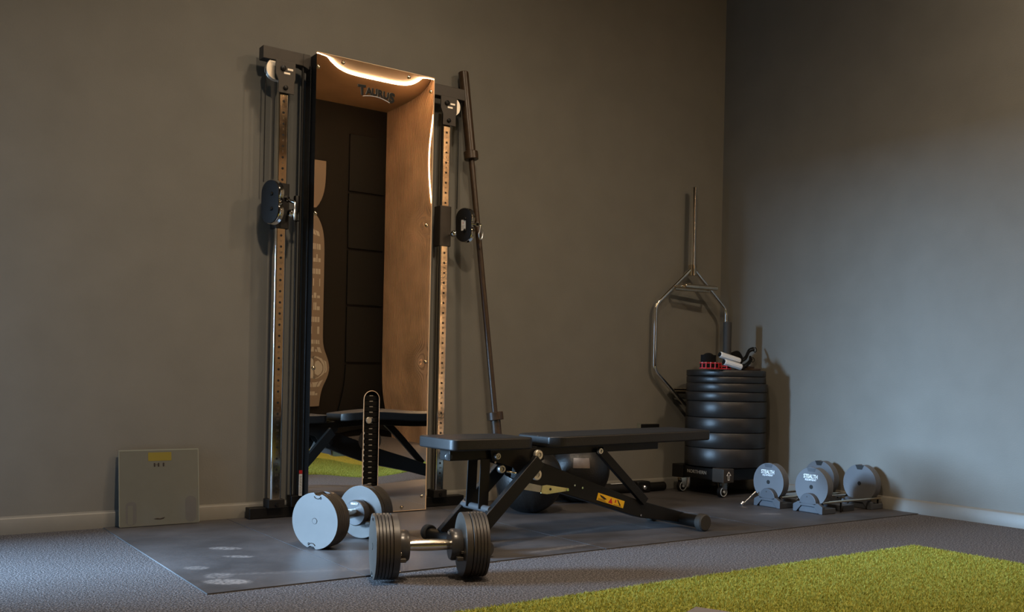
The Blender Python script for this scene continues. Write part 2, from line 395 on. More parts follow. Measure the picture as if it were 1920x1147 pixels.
# ------------------------------------------------------------------ cable machine
cm = thing('cable_machine', (-2.45, -.08, 0), 'tall black cable machine with two perforated chrome posts and a mirror front', 'gym machine')
MX0, MX1, MZ0, MZ1, MY = -2.746, -2.157, .010, 2.040, -.17
SX0, SX1 = -2.487, -2.408; SC = (SX0+SX1)/2; SR = (SX1-SX0)/2; STOP = .566
screws = [(-2.738, 1.977), (-2.172, 1.974), (-2.622, 2.019), (-2.29, 2.019), (-2.739, 1.337), (-2.732, .662), (-2.180, 1.346), (-2.171, .705), (-2.176, .071), (-2.283, .025)]
def hfun(x, z):
    h = 0.0
    h += .00055*np.exp(-(x-MX0)/.05)*np.exp(-((z-1.345)/.085)**2)
    for (sx, sz) in screws[5:8]:
        h += -.0007*np.exp(-((x-sx)**2+(z-sz)**2)/(2*.045**2))
    # corners of the thin panel lean out near the top fixings
    xl = np.clip((x-MX0)/.10, 0, 9); xr = np.clip((MX1-x)/.10, 0, 9); zt = np.clip((z-(MZ1-.16))/.16, 0, 1)
    h += .0016*zt**2*(np.exp(-xl**2)+.9*np.exp(-xr**2))
    # long edge curl between fixings on the right
    h += -.00042*np.exp(-(MX1-x)/.05)*np.exp(-((z-1.66)/.19)**2)
    # the sheet bellies a little along its lower half
    h += -.0022*np.exp(-((z-.34)/.17)**2)*np.cos(np.clip((x-(MX0+MX1)/2)/.295, -1, 1)*PI/2)**2
    return h
def nfun(x, z):
    e = 1e-4
    gx = (hfun(x+e, z)-hfun(x-e, z))/(2*e); gz = (hfun(x, z+e)-hfun(x, z-e))/(2*e)
    n = np.array([gx, -1.0, gz]); # surface y = MY - h  -> normal (-dy/dx...)
    n = np.array([-gx, -1.0, -gz]); return n/np.linalg.norm(n)
def grid(xa, xb, zlo, zhi, nx, nz, V, F):
    k = len(V)
    for j in range(nz+1):
        for i in range(nx+1):
            x = xa+(xb-xa)*i/nx; lo = zlo(x) if callable(zlo) else zlo; z = lo+(zhi-lo)*j/nz
            V.append((x, z))
    for j in range(nz):
        for i in range(nx):
            a = k+j*(nx+1)+i; F.append((a, a+1, a+nx+2, a+nx+1))
V, F = [], []
SB = .10
grid(MX0, SX0, MZ0, MZ1, 22, 170, V, F); grid(SX1, MX1, MZ0, MZ1, 22, 170, V, F)
arc = lambda x: (STOP-SR)+math.sqrt(max(0, SR**2-(x-SC)**2))
grid(SX0, SX1, arc, MZ1, 16, 130, V, F); grid(SX0, SX1, MZ0, SB, 8, 8, V, F)
me = bpy.data.meshes.new('mirror')
me.from_pydata([(x-cm.location.x, MY-float(hfun(x, z))-cm.location.y, z) for x, z in V], [], F); me.update()
me.polygons.foreach_set('use_smooth', [True]*len(me.polygons)); me.materials.append(mir)
me.normals_split_custom_set_from_vertices([tuple(nfun(x, z)) for x, z in V])
mo = bpy.data.objects.new('mirror_panel', me); C.objects.link(mo); mo.parent = cm
mo['label'] = 'tall wavy mirror panel'
# backing sheet and lit acrylic edge
bk = MB(); bk.box(MX0, SX0, MY+.002, MY+.006, MZ0, MZ1); bk.box(SX1, MX1, MY+.002, MY+.006, MZ0, MZ1); bk.box(SX0, SX1, MY+.002, MY+.006, STOP+.002, MZ1); bk.box(SX0, SX1, MY+.002, MY+.006, MZ0, SB)
obj('backing_sheet', bk, 'matte', cm)
ed = MB(); ed.box(MX1, MX1+.004, MY-.001, MY+.006, MZ0, MZ1); ed.box(MX0, MX1+.004, MY-.001, MY+.006, MZ1, MZ1+.002); ed.box(MX0, MX1+.004, MY-.001, MY+.006, MZ0-.002, MZ0)
obj('panel_edge', ed, 'edge', cm)
rim = [(SX0+.001, MY-.0005, SB)]+[(SC-(SR-.001)*math.cos(q), MY-.0005, STOP-SR+(SR-.001)*math.sin(q)) for q in [PI*i/16 for i in range(17)]]+[(SX1-.001, MY-.0005, SB)]
obj('slot_edge', MB().tube(rim, .0016, 6), 'edge', cm)
for (sx, sz) in screws:
    obj('screw', MB().lathe([(0, .0085), (.002, .0085), (.0045, .006), (.005, .003)], (sx, MY-.0005, sz), (0, -1, 0), 16), 'brushed', cm)
# housing
hs = MB(); hs.box(MX0+.001, MX0+.022, -.164, -.06, .03, MZ1-.004); hs.box(MX1-.02, MX1-.001, -.164, -.06, .03, MZ1-.004)
hs.box(MX0+.02, MX1-.02, -.068, -.06, .03, MZ1-.01); hs.box(MX0+.02, MX1-.02, -.164, -.06, MZ1-.022, MZ1-.008)
obj('housing', hs, 'black', cm, bev=.002)
fr = MB(); fr.box(MX0-.006, MX0+.001, -.118, -.066, .03, MZ1-.05)
obj('side_rail', fr, 'black', cm, bev=.003)
# beams, feet
for (a, b2) in ((-2.962, MX0), (MX1, -1.939)):
    obj('top_beam', MB().box(a, b2, -.103, -.052, 1.988, 2.043), 'taupe', cm, bev=.003)
for (a, b2) in ((-2.975, MX0+.004), (MX1-.004, -1.888)):
    obj('foot', MB().box(a, b2, -.085, -.03, 0.0045, .052), 'black', cm, bev=.003)
gb = MB(); gb.prism([(-2.78, 1.988), (MX0+.01, 1.97), (MX0+.01, 2.036), (-2.78, 2.043)], -.105, -.05); obj('gusset', gb, 'taupe', cm, bev=.002)
for s, hx in ((-1, -2.865), (1, -2.040)):
    x0, x1 = hx-.025, hx+.025
    post = obj('post', MB().prism(rrect(x0, x1, -.101, -.056, .009, 5), .075, 1.93, 'z'), 'chrome', cm, smooth=30)
    face = obj('face_strip', MB().box(hx-.017, hx+.017, -.1022, -.1008, .078, 1.90), 'brushed', post)
    hl = MB(); z = .120
    zs = []
    while z < 1.86:
        if not (1.26 < z < 1.47): zs.append(z)
        z += .0485
    for z in zs:
        h = obj('hole', MB().cyl((hx, -.1028, z), (hx, -.09, z), .0052, 14), 'hole', post, world=True)
        nmb = None
    nums = MB()
    for i, z in enumerate(zs):
        k = int(round((z-.12)/.0485)); tm = place(text_mb(str(36-k), .014, ext=.0002), (hx, -.1025, z-.024), (1, 0, 0), (0, 0, 1)); nums.add(tm.v, tm.f)
    o = obj('stamped_numbers', nums, 'stamp', post); o['kind'] = 'stuff'
    obj('post_socket', MB().box(hx-.037, hx+.037, -.112, -.045, .05, .088), 'matte', cm, bev=.003)
    obj('socket_bolt', MB().cyl((hx, -.118, .068), (hx, -.11, .068), .009, 6), 'black', cm)
    # top bracket plate with bent shape, bolt and two slots
    br = MB(); br.prism([(hx-.045, 1.988), (hx+.045, 1.988), (hx+.045, 1.915), (hx+.040, 1.90), (hx+.040, 1.85), (hx-.032, 1.85), (hx-.032, 1.90), (hx-.045, 1.93)], -.118, -.112)
    brk = obj('pulley_bracket', br, 'taupe', cm, bev=.0015)
    sb = MB(); sb.box(hx+.008, hx+.033, -.1190, -.1175, 1.950, 1.958); sb.box(hx-.008, hx+.020, -.1190, -.1175, 1.932, 1.940)
    obj('bright_slot', sb, 'washer', brk)
    obj('bracket_bolt', MB().lathe([(0, .010), (.006, .010), (.009, .006)], (hx, -.118, 1.872), (0, -1, 0), 16), 'black', brk)
    obj('bracket_bolt', MB().lathe([(0, .012), (.006, .012), (.009, .006)], (hx-.012, -.118, 1.955), (0, -1, 0), 16), 'black', brk)
    wc = (hx+s*.032, -.095, 1.952)
    obj('top_pulley', MB().lathe([(0, .046), (.003, .048), (.009, .043), (.015, .043), (.021, .048), (.024, .046)], wc, (0, 1, 0), 40), 'washer', cm)
    obj('cable', MB().cyl((hx+s*.077, -.084, 1.46), (hx+s*.077, -.084, 1.95), .0022, 8), 'black', cm)
    # carriage sleeve
    zc = (1.265, 1.462) if s < 0 else (1.268, 1.462)
    obj('carriage', MB().prism(rrect(hx-.032, hx+.032, -.110, -.048, .006, 3), zc[0], zc[1], 'z'), 'taupe' if s > 0 else 'matte', cm, bev=.002)
# carriage plates: stadium shaped swivels with chrome rollers behind
def stadium(cx, cz, w, h, n=14):
    r = w/2; p = []
    for i in range(n+1): q = PI*i/n; p.append((cx+r*math.cos(q), cz+h/2-r+r*math.sin(q)))
    for i in range(n+1): q = PI+PI*i/n; p.append((cx+r*math.cos(q), cz-h/2+r+r*math.sin(q)))
    return p
def swivel(c, nrm, up_h, w, lab=False):
    nrm = Vector(nrm).normalized(); ex = Vector((0, 0, 1)).cross(nrm).normalized(); ez = Vector((0, 0, 1)); c = Vector(c)
    # view from the front: ex points to viewer's right
    def tr(mb):
        mb.v = [tuple(c+ex*v[0]+ez*v[2]-nrm*v[1]) for v in mb.v]; return mb
    pl = obj('swivel_plate', tr(MB().prism(stadium(0, 0, w, up_h), 0, .004)), 'matte', cm)
    obj('swivel_plate', tr(MB().prism(stadium(0, 0, w*.9, up_h*.96), .034, .038)), 'matte', cm)
    for dz in (up_h/2-w/2, -up_h/2+w/2):
        obj('roller', tr(MB().lathe([(.005, w/2+.001), (.008, w/2+.003), (.014, w/2-.006), (.024, w/2-.006), (.030, w/2+.003), (.033, w/2+.001)], (0, 0, dz), (0, 1, 0), 36)), 'chrome', cm)
        obj('swivel_bolt', tr(MB().lathe([(0, .008), (.004, .008), (.007, .005)], (w*.12, 0, dz*.8), (0, -1, 0), 14)), 'black', pl)
    if lab:
        q = obj('sticker', tr(MB().box(-.012, .014, -.0012, .0, -.028, .024)), 'whiteplas', pl)
        qq = tr(place(text_mb('+', .016), (0, -.0015, .008), (1, 0, 0), (0, 0, 1))); obj('sticker_mark', qq, 'redlab', q)
        ln = MB()
        for k in range(3): ln.box(-.009, .010-.004*(k % 2), -.0016, -.001, -.006-.006*k, -.0045-.006*k)
        obj('sticker_lines', tr(ln), 'grey', q)
    return tr
t1 = swivel((-2.932, -.135, 1.370), (-.93, -.36, 0), .185, .105)
t2 = swivel((-1.962, -.145, 1.375), (-.93, -.37, 0), .162, .092, True)
# pop-pin knobs, bolts and carabiners
def knob(p, d, r=.0155, L=.03):
    d = Vector(d).normalized(); p = Vector(p)
    obj('pin_stem', MB().cyl(p, p+d*L, .005, 12), 'chrome', cm)
    obj('pin_knob', MB().sphere(p+d*(L+r*.6), r, 24, 14), 'chrome', cm)
knob((-2.84, -.11, 1.33), (.1, -1, -.02), .02, .02); knob((-2.02, -.112, 1.325), (-.0, -1, 0), .0165, .028)
def carabiner(c, h, w, ax):
    c = Vector(c); ax = Vector(ax).normalized(); P = []
    for i in range(28):
        q = 2*PI*i/28; ww = w*(.62 if math.sin(q) > 0 else 1)
        P.append(c+ax*(ww/2*math.cos(q))+Vector((0, 0, 1))*(h/2*math.sin(q)))
    obj('carabiner', MB().tube(P, .0038, 8, True), 'alu', cm)
obj('eye_bolt', MB().cyl((-1.93, -.16, 1.382), (-1.885, -.185, 1.378), .007, 12), 'chrome', cm)
obj('eye_nut', MB().cyl((-1.905, -.172, 1.381), (-1.895, -.178, 1.380), .012, 6), 'chrome', cm)
carabiner((-1.886, -.185, 1.343), .072, .026, (.9, .2, 0))
obj('eye_bolt', MB().cyl((-2.872, -.135, 1.392), (-2.835, -.175, 1.372), .008, 12), 'chrome', cm)
obj('eye_nut', MB().cyl((-2.865, -.14, 1.39), (-2.855, -.15, 1.385), .014, 6), 'chrome', cm)
carabiner((-2.835, -.176, 1.335), .075, .02, (.5, .8, 0))
# hanging bar sleeve, guide rods
obj('rod_grip', MB().lathe([(0, .008), (.008, .010), (.020, .013), (.075, .013), (.08, .011)], (-2.797, -.1, 1.335), (0, 0, 1), 18), 'black', cm)
obj('rod_collar', MB().lathe([(0, .011), (.003, .012), (.004, .007), (.03, .007)], (-2.797, -.1, 1.305), (0, 0, 1), 18), 'black', cm)
obj('guide_rod', MB().cyl((-2.797, -.1, .10), (-2.797, -.1, 1.31), .0035, 10), 'black', cm)
obj('guide_rod', MB().cyl((-2.775, -.09, .05), (-2.775, -.09, 1.99), .006, 10), 'matte', cm)
obj('rod_foot', MB().box(-2.80, -2.748, -.115, -.06, .05, .10), 'black', cm, bev=.003)
lb = obj('warning_label', MB().box(-2.768, -2.753, -.1195, -.1185, .10, .195), 'whiteplas', cm)
obj('label_head', MB().box(-2.768, -2.753, -.120, -.1185, .197, .212), 'redlab', cm)
ll = MB()
for k in range(12): ll.box(-2.765, -2.757+.0015*(k % 2), -.1200, -.1194, .107+.007*k, .109+.007*k)
obj('label_text', ll, 'ink', lb)
# mirror lettering: black arched word
def letters():
    items = [('T', -2.5270, 1.9130, .060, 4), ('A', -2.4930, 1.9140, .042, 3), ('U', -2.4650, 1.9150, .042, 1), ('R', -2.4370, 1.9135, .042, -1), ('U', -2.4080, 1.9105, .042, -4), ('S', -2.3780, 1.9040, .060, -6)]
    a = MB(); w_ = MB()
    for ch, x, z, s, rt in items:
        q = math.radians(rt)
        for tgt, off, y in ((a, (0, 0), -.0026), (w_, (-.0009, .0006), -.0018)):
            t_ = place(text_mb(ch, s, s*.042), (x+off[0], MY+y, z+off[1]), (math.cos(q), 0, math.sin(q)), (-math.sin(q), 0, math.cos(q)), 1.0, 1.0)
            tgt.add(t_.v, t_.f)
    obj('logo_letters', a, 'hole', cm); obj('logo_outline_reflection', w_, 'grey', cm)  # pale offset copy paints the outline and the letters' mirror double
    sw = [(-2.523+.135*i/12, MY-.002, 1.889+.011*math.sin(PI*i/12*.9)-.010*(i/12)**2) for i in range(13)]
    obj('logo_arc', MB().tube(sw, .0011, 6), 'white', cm)
letters()
# weight stack behind the slot
zz = .02; k = 0
ticks = []
while zz < .545:
    pl = obj('weight_plate', MB().box(-2.53, -2.365, -.158, -.09, zz+.0012, zz+.0238), 'iron', cm, bev=.0008, seg=1)
    if zz > .10:
        obj('selector_hole', MB().box(-2.453, -2.436, -.1595, -.157, zz+.021, zz+.0245), 'grey', pl)
    zz += .0250; k += 1
tn = MB()
for i in range(9):
    t_ = place(text_mb(str(i), .014, .0004), (-2.478, -.1590, .372-.025*i), (1, 0, 0), (0, 0, 1)); tn.add(t_.v, t_.f)
obj('stack_numbers', tn, 'white', cm)
obj('selector_pin', MB().lathe([(0, .013), (.006, .015), (.012, .015), (.014, .013)], (-2.459, -.158, .431), (0, -1, 0), 24), 'washer', cm)
obj('selector_tab', MB().box(-2.446, -2.432, -.175, -.158, .425, .440), 'black', cm, bev=.002)

# ------------------------------------------------------------------ barbell leaning on the wall
bb = thing('barbell', (-1.76, -.24, 0), 'long dark bronze barbell leaning upright against the back wall beside the cable machine', 'barbell')
B0, B1 = Vector((-1.76, -.24, .026)), Vector((-1.915, -.040, 2.15)); bd_ = (B1-B0).normalized(); BL = (B1-B0).length
P_ = lambda t: B0+bd_*t
obj('shaft', MB().cyl(P_(.40), P_(BL-.40), .0145, 20), 'brown', bb)
for a, b2, c, d in ((0, .42, .405, .445), (BL-.415, BL, BL-.44, BL-.40)):
    obj('sleeve', MB().cyl(P_(a), P_(b2), .0255, 28, .003), 'brown', bb)
    obj('sleeve_collar', MB().cyl(P_(c), P_(d), .041 if a == 0 else .036, 28, .002), 'brown', bb)

# ------------------------------------------------------------------ adjustable bench
bn = thing('adjustable_bench', (-1.95, -1.085, 0), 'black padded adjustable weight bench set flat on the rubber tiles', 'bench')
YC = -1.085
seat = obj('seat_pad', MB().prism(rrect(-2.650, -2.292, YC-.13, YC+.13, .028), .374, .417, 'z'), 'leather', bn, bev=.007, seg=3)
bp_ = MB(); pts = [(-2.205, YC-.10), (-2.175, YC-.128), (-2.14, YC-.13), (-1.36, YC-.13), (-1.343, YC-.113), (-1.343, YC+.113), (-1.36, YC+.13), (-2.14, YC+.13), (-2.175, YC+.128), (-2.205, YC+.10)]
bp_.prism(pts, 0, .043, 'z'); bp_.v = [(x, y, z+.374+(x+2.205)*.0165) for x, y, z in bp_.v]
obj('backrest_pad', bp_, 'leather', bn, bev=.007, seg=3)
obj('seat_rail', MB().box(-2.606, -2.30, YC-.036, YC+.036, .331, .374), 'black', bn, bev=.003)
rl = MB(); rl.box(-2.21, -1.565, YC-.030, YC+.030, 0, .036); rl.v = [(x, y, z+.338+(x+2.2)*.0165) for x, y, z in rl.v]
obj('back_rail', rl, 'black', bn, bev=.003)
for y in (YC-.052, YC+.046):
    obj('hinge_plate', MB().prism([(-2.44, .372), (-2.185, .372), (-2.190, .325), (-2.235, .300), (-2.215, .262), (-2.25, .235), (-2.30, .258), (-2.335, .300), (-2.43, .328)], y, y+.006), 'black', bn, bev=.001)
for y in (YC-.095, YC+.095):
    obj('front_leg', MB().beam((-2.245, y, .328), (-2.552, y, .042), .028, .052), 'black', bn, bev=.003)
obj('leg_brace', MB().cyl((-2.462, YC-.095, .152), (-2.462, YC+.095, .152), .013, 20), 'hub', bn)
for y in (YC-.045, YC+.041): obj('ladder_plate', MB().beam((-2.455, y+.002, .335), (-2.462, y+.002, .15), .004, .042), 'black', bn)
for y in (-1.0, -1.165): pass
obj('front_crossbar', MB().cyl((-2.552, -.885, .030), (-2.552, -1.285, .030), .024, 28), 'black', bn)
for a, b2 in ((-.872, -.905), (-1.30, -1.265)): obj('end_cap', MB().cyl((-2.552, a, .0345), (-2.552, b2, .0345), .030, 28, .004), 'tyre', bn)
bm_ = MB().prism([(-2.275, .325), (-2.21, .322), (-1.68, .138), (-1.40, .066), (-1.385, .020), (-1.655, .060), (-2.20, .222), (-2.29, .250)], YC-.030, YC+.030)
obj('rear_beam', bm_, 'black', bn, bev=.003)
obj('rear_crossbar', MB().cyl((-1.412, -.915, .040), (-1.412, -1.235, .040), .026, 28), 'black', bn)
for a, b2 in ((-.905, -.94), (-1.253, -1.215)): obj('end_cap', MB().cyl((-1.412, a, .0405), (-1.412, b2, .0405), .036, 32, .005), 'tyre', bn)
obj('support_strut', MB().beam((-1.895, YC-.034, .352), (-1.640, YC-.034, .128), .022, .036), 'black', bn, bev=.002)
def washer(x, z, r, y=YC-.060, m='washer', L=.012):
    w1 = obj('pivot_cap', MB().lathe([(0, r), (L*.7, r), (L, r*.86), (L, r*.5), (L*.6, r*.45)], (x, y, z), (0, -1, 0), 28), m, bn)
    obj('pivot_socket', MB().cyl((x, y-L*.7, z), (x, y-L*.62-.003, z), r*.34, 6), 'zincblue', w1)
washer(-2.228, .345, .020); washer(-2.238, .270, .0215, YC-.066)
obj('pivot_tube', MB().cyl((-2.238, YC-.062, .270), (-2.238, YC+.062, .270), .016, 20), 'black', bn)
washer(-1.905, .350, .0125, YC-.044); washer(-2.412, .345, .013, YC-.053, 'zincblue')
washer(-2.395, .297, .016, YC-.053, 'zincblue', .016)
obj('pop_pin', MB().cyl((-2.372, YC-.062, .287), (-2.338, YC-.075, .280), .0045, 10), 'chrome', bn)
for x, z, y in ((-2.53, .371, YC-.037), (-2.345, .371, YC-.037), (-2.02, .215, YC-.031), (-1.98, .203, YC-.031), (-1.66, .072, YC-.031), (-2.42, .322, YC-.054)):
    obj('bolt_head', MB().cyl((x, y, z), (x, y-.004, z), .0045, 8), 'chrome', bn)
obj('adjust_knob', MB().lathe([(0, .009), (.006, .014), (.012, .014), (.015, .010)], (-2.600, YC-.02, .346), (-.6, -1, 0), 22), 'hub', bn)
obj('link_plate', MB().prism([(-2.305, .268), (-2.285, .243), (-2.19, .222), (-2.19, .196), (-2.335, .222)], YC-.040, YC-.036), 'zincblue', bn)
obj('adjust_tab', MB().prism([(-2.188, .222), (-2.165, .224), (-2.058, .206), (-2.056, .196), (-2.165, .188), (-2.195, .193)], YC-.044, YC-.039), 'zinc', bn, bev=.001)
obj('tab_hole', MB().cyl((-2.150, YC-.046, .207), (-2.150, YC-.043, .207), .005, 12), 'hole', bn)
obj('bolt_head', MB().cyl((-2.066, YC-.049, .201), (-2.066, YC-.043, .201), .005, 10), 'chrome', bn)
# yellow warning label on the beam
a0 = Vector((-1.899, YC-.0315, .1655)); ex = Vector((.147, 0, -.044)).normalized(); ez = Vector((.044, 0, .147)).normalized()
def lab(pts, d, m, par=None, nm='label_mark'):
    return obj(nm, MB().add([tuple(a0+ex*x+ez*z+Vector((0, -d*k, 0))) for k in (0, 1) for x, z in pts], [tuple(range(len(pts))), tuple(range(2*len(pts)-1, len(pts)-1, -1))]+[(i, (i+1) % len(pts), len(pts)+(i+1) % len(pts), len(pts)+i) for i in range(len(pts))]), m, par or bn)
lw_ = lab([(0, -.016), (.150, -.016), (.150, .014), (0, .014)], .0008, 'yellow', nm='warning_label'); lw_['label'] = 'yellow warning label with red triangle'
lab([(.063, -.012), (.087, -.012), (.075, .010)], .0014, 'redlab', lw_, 'warning_triangle')
lab([(.010, .009), (.030, .006), (.052, -.001), (.040, -.006), (.018, .001)], .0014, 'ink', lw_, 'pictogram'); lab([(.108, .010), (.114, .010), (.134, -.008), (.128, -.011)], .0014, 'ink', lw_, 'pictogram')
lab([(.098, -.004), (.104, -.004), (.104, .008), (.098, .008)], .0014, 'redlab', lw_, 'pictogram')
for q in range(3): lab([(.006, -.0135+.003*q), (.055-.008*q, -.0135+.003*q), (.055-.008*q, -.0125+.003*q), (.006, -.0125+.003*q)], .0013, 'ink', lw_, 'small_print')
lab([(.095, -.0135), (.140, -.0135), (.140, -.0120), (.095, -.0120)], .0013, 'ink', lw_, 'small_print')

# ------------------------------------------------------------------ dumbbells
def plate_disc(mb, x0, x1, r, notch=True, rot=0.0, n=72):
    # disc about the local x axis with square notches at top and bottom
    pts = []
    for i in range(n):
        q = 2*PI*i/n; rad = r
        if notch:
            for c_ in (PI/2, 3*PI/2):
                d = abs((q-c_+PI) % (2*PI)-PI)
                if d < .155: rad = r-.009*min(1, (.155-d)/.03)
        pts.append((rad*math.cos(q+rot), r*0+rad*math.sin(q+rot)))
    return mb.prism(pts, x0, x1, 'x')
def dumbbell(loc, rz, label, rot):
    d = thing('adjustable_dumbbell', loc, label, 'dumbbell', 'adjustable dumbbells on the floor', (0, 0, rz)); R = .1025
    D = lambda mb: MB().add([(v[0], v[1], v[2]+R) for v in mb.v], mb.f)
    L = .353
    for s in (0, 1):
        f = (lambda x: x) if s == 0 else (lambda x: L-x)
        for i in range(5):
            obj('plate', D(plate_disc(MB(), f(.0106*i), f(.0106*i+.0092), R, True, rot)), 'urethane' if i == 0 and False else 'rim2', d, world=False, bev=.0008, seg=1)
        obj('inner_plate', D(plate_disc(MB(), f(.0535), f(.0745), R-.001, False)), 'rim2', d, world=False, bev=.0015)
        obj('plate_core', D(MB().cyl((f(.002), 0, 0), (f(.06), 0, 0), R-.012, 40)), 'hole', d, world=False)
        a, b2 = f(.0745), f(.112)
        obj('collar', D(MB().lathe([(0, .047), (.010, .050), (.030, .050), (.0365, .046)], (a, 0, 0), (b2-a, 0, 0), 40)), 'hub', d, world=False)
        obj('lock_tab', D(MB().box(min(f(.076), f(.097)), max(f(.076), f(.097)), -.062, -.040, -.042, -.030)), 'rim', d, world=False, bev=.002)
        obj('lock_stud', D(MB().cyl((f(.075), -.053, -.016), (f(.083), -.053, -.016), .005, 10)), 'brushed', d, world=False)
        fx = -.0006 if s == 0 else L+.0006; g = 1 if s == 0 else -1
        obj('hub_button', D(MB().cyl((fx-g*.0006, 0, .0), (fx+g*.004, 0, 0), .0095, 24)), 'rim2', d, world=False)
        rg = [(fx, .0105*math.cos(q), .0105*math.sin(q)) for q in [2*PI*i/24 for i in range(24)]]
        obj('hub_ring', D(MB().tube(rg, .0007, 6, True)), 'ink', d, world=False)
        for c_ in (PI/2, 3*PI/2):
            ar = [(fx-.0002*g, .016*math.cos(q)+(R-.006)*math.cos(c_+rot)*.98, .013*math.sin(q)+(R-.006)*math.sin(c_+rot)*.98) for q in [(0 if c_ > 3 else PI)+PI*(.12+.76*i/12) for i in range(13)]]
            obj('latch_groove', D(MB().tube(ar, .0016, 6)), 'ink', d, world=False)
            obj('latch_recess', D(MB().cyl((fx+g*.0012, ar[0][1]*.75+ar[3][1]*.25, ar[3][2]), (fx-g*.0004, ar[0][1]*.75+ar[3][1]*.25, ar[3][2]), .0042, 12)), 'hole', d, world=False)
    pr = [(0, .0155)]
    for i in range(1, 12): pr.append((.131*i/12, .0165+.0022*math.sin(PI*i/12)))
    pr.append((.131, .0155))
    hd = obj('handle', D(MB().lathe(pr, (.111, 0, 0), (1, 0, 0), 20)), 'satin', d, world=False)
    ring = MB()
    t_ = place(text_mb('SELECT', .010, .0002), (L-.1135, .0, R+.036), (0, -1, 0), (0, 0, 1)); ring.add(t_.v, t_.f)
    obj('collar_print', ring, 'white', d, world=False)
    return d
mt['rim2'] = pmat('satin_coated_plate', (.040, .033, .027), .42, noise=.10, nscale=22, spec=.5)
dumbbell((-3.014, -.865, .0045), math.radians(28.5), 'adjustable dumbbell lying nearest the mirror, its disc face lit blue by daylight', .12)
dumbbell((-3.060, -1.418, .004), math.radians(-20.0), 'adjustable dumbbell nearest the camera, seen side on at the tile edge', -.03)

# ------------------------------------------------------------------ dumbbell cradles with the spare plates
def cradle(x0, y0, y1, label):
    c = thing('dumbbell_cradle', (x0+.23, (y0+y1)/2, 0), label, 'cradle', 'dumbbell cradles by the right wall')
    yc = (y0+y1)/2; zt = .050
    for s, xa in ((0, x0), (1, -.125)):
        xb = xa+.105
        # shell with trapezoid recess on the outer end
        sh = MB()
        f = xa
        sh.box(xa+.018, xb, y0, y1, .0042, .0305)
        tr_ = obj('tray', sh, 'cradle', c, bev=.003)
        fr_ = MB()
        fr_.prism([(y0, .0042), (y0+.020, .0042), (y0+.048, .036), (y1-.048, .036), (y1-.020, .0042), (y1, .0042), (y1, .040), (y1-.030, .056), (y1-.055, .050), (y0+.055, .050), (y0+.030, .056), (y0, .040)], xa, xa+.022, 'x')
        obj('tray_end', fr_, 'cradle', tr_, bev=.0015)
        obj('tray_recess', MB().box(xa+.008, xa+.020, y0+.03, y1-.03, .0045, .034), 'cradle', tr_, bev=.003)
        if s == 0:
            pts = [(yc+.050*math.cos(q), .048+.052*math.sin(q)) for q in [PI*i/14 for i in range(15)]]
            pts = [(yc-.050, .045)]+[(a, b2) for a, b2 in pts[::-1]]+[(yc+.050, .045)]
            obj('end_arch', MB().prism(pts, xa-.000, xa+.025, 'x'), 'cradle', tr_, bev=.003)
            obj('arch_pin', MB().cyl((xa-.001, yc+.004, .082), (xa+.004, yc+.004, .082), .003, 10), 'ink', tr_)
    obj('mid_box', MB().box(x0+.20, x0+.29, y0+.025, y1-.025, .0042, .034), 'cradle', c, bev=.003)
    for y in (y0+.0055, y1-.0055):
        obj('rod', MB().cyl((x0+.018, y, .060), (-.040, y, .060), .0065, 16), 'brushed', c)
    for x in (-.05, x0+.16): 
        for y in (y0+.012,): obj('rod_bracket', MB().box(x, x+.003, y-.004, y+.004, .0045, .056), 'matte', c)
    return c
def plateset(xf, yc, label, logo):
    p = thing('dumbbell_plate_set', (xf, yc, .03), label, 'weight plates', 'spare dumbbell plates in the cradles')
    R = .0975; zc = .129; L = .044
    for i in range(4):
        o = obj('plate', MB().add([(v[0]+xf, v[1]+yc, v[2]+zc) for v in plate_disc(MB(), .011*i, .011*i+.0102, R, not logo or i > 0, 0).v], plate_disc(MB(), 0, .01, R, not logo or i > 0, 0).f), 'urethane', p, bev=.0008, seg=1)
    obj('bore', MB().cyl((xf-.0008, yc, zc), (xf+.003, yc, zc), .0105, 20), 'hole', p)
    if logo:
        a = MB().prism([(yc-.028, zc+R-.004), (yc+.028, zc+R-.004), (yc+.020, zc+R-.022), (yc-.020, zc+R-.022)], xf-.0006, xf+.002, 'x')
        obj('grip_recess', a, 'cradle', p)
        for s_, z_, sz, bo, sx in (('STEALTH', zc+.051, .027, .0006, .78), ('EQUIPMENT', zc+.0345, .0125, .0002, .98)):
            t_ = place(text_mb(s_, sz, bo), (xf-.0007, yc+.004, z_), (0, -1, 0), (0, 0, 1), sx)
            obj('lettering', t_, 'white', p)
    else:
        a = MB().prism([(yc-.026, zc+R-.003), (yc+.026, zc+R-.003), (yc+.014, zc+R-.026), (yc-.014, zc+R-.026)], xf-.0006, xf+.002, 'x')
        obj('grip_recess', a, 'matte', p)
    return p
cradle(-.535, -.925, -.757, 'dumbbell cradle nearer the plate stack, with chrome side rods')
cradle(-.515, -1.165, -.990, 'dumbbell cradle nearer the camera, with chrome side rods')
plateset(-.508, -.826, 'lettered dumbbell plates at the left end of the cradle nearer the plate stack', True)
plateset(-.488, -1.077, 'lettered dumbbell plates at the left end of the cradle nearer the camera', True)
plateset(-.098, -.826, 'blank notched dumbbell plates at the right end of the cradle nearer the plate stack', False)
plateset(-.098, -1.077, 'blank notched dumbbell plates by the right wall, right end of the nearer cradle', False)
lp = thing('locking_pin', (-.62, -.78, 0), 'small chrome pin leaning on the left end of the rear dumbbell cradle', 'pin')
obj('pin', MB().cyl((-.60, -.74, .008), (-.53, -.765, .075), .0035, 10), 'alu', lp); obj('pin_head', MB().cyl((-.608, -.737, .008), (-.596, -.741, .020), .009, 14), 'alu', lp)

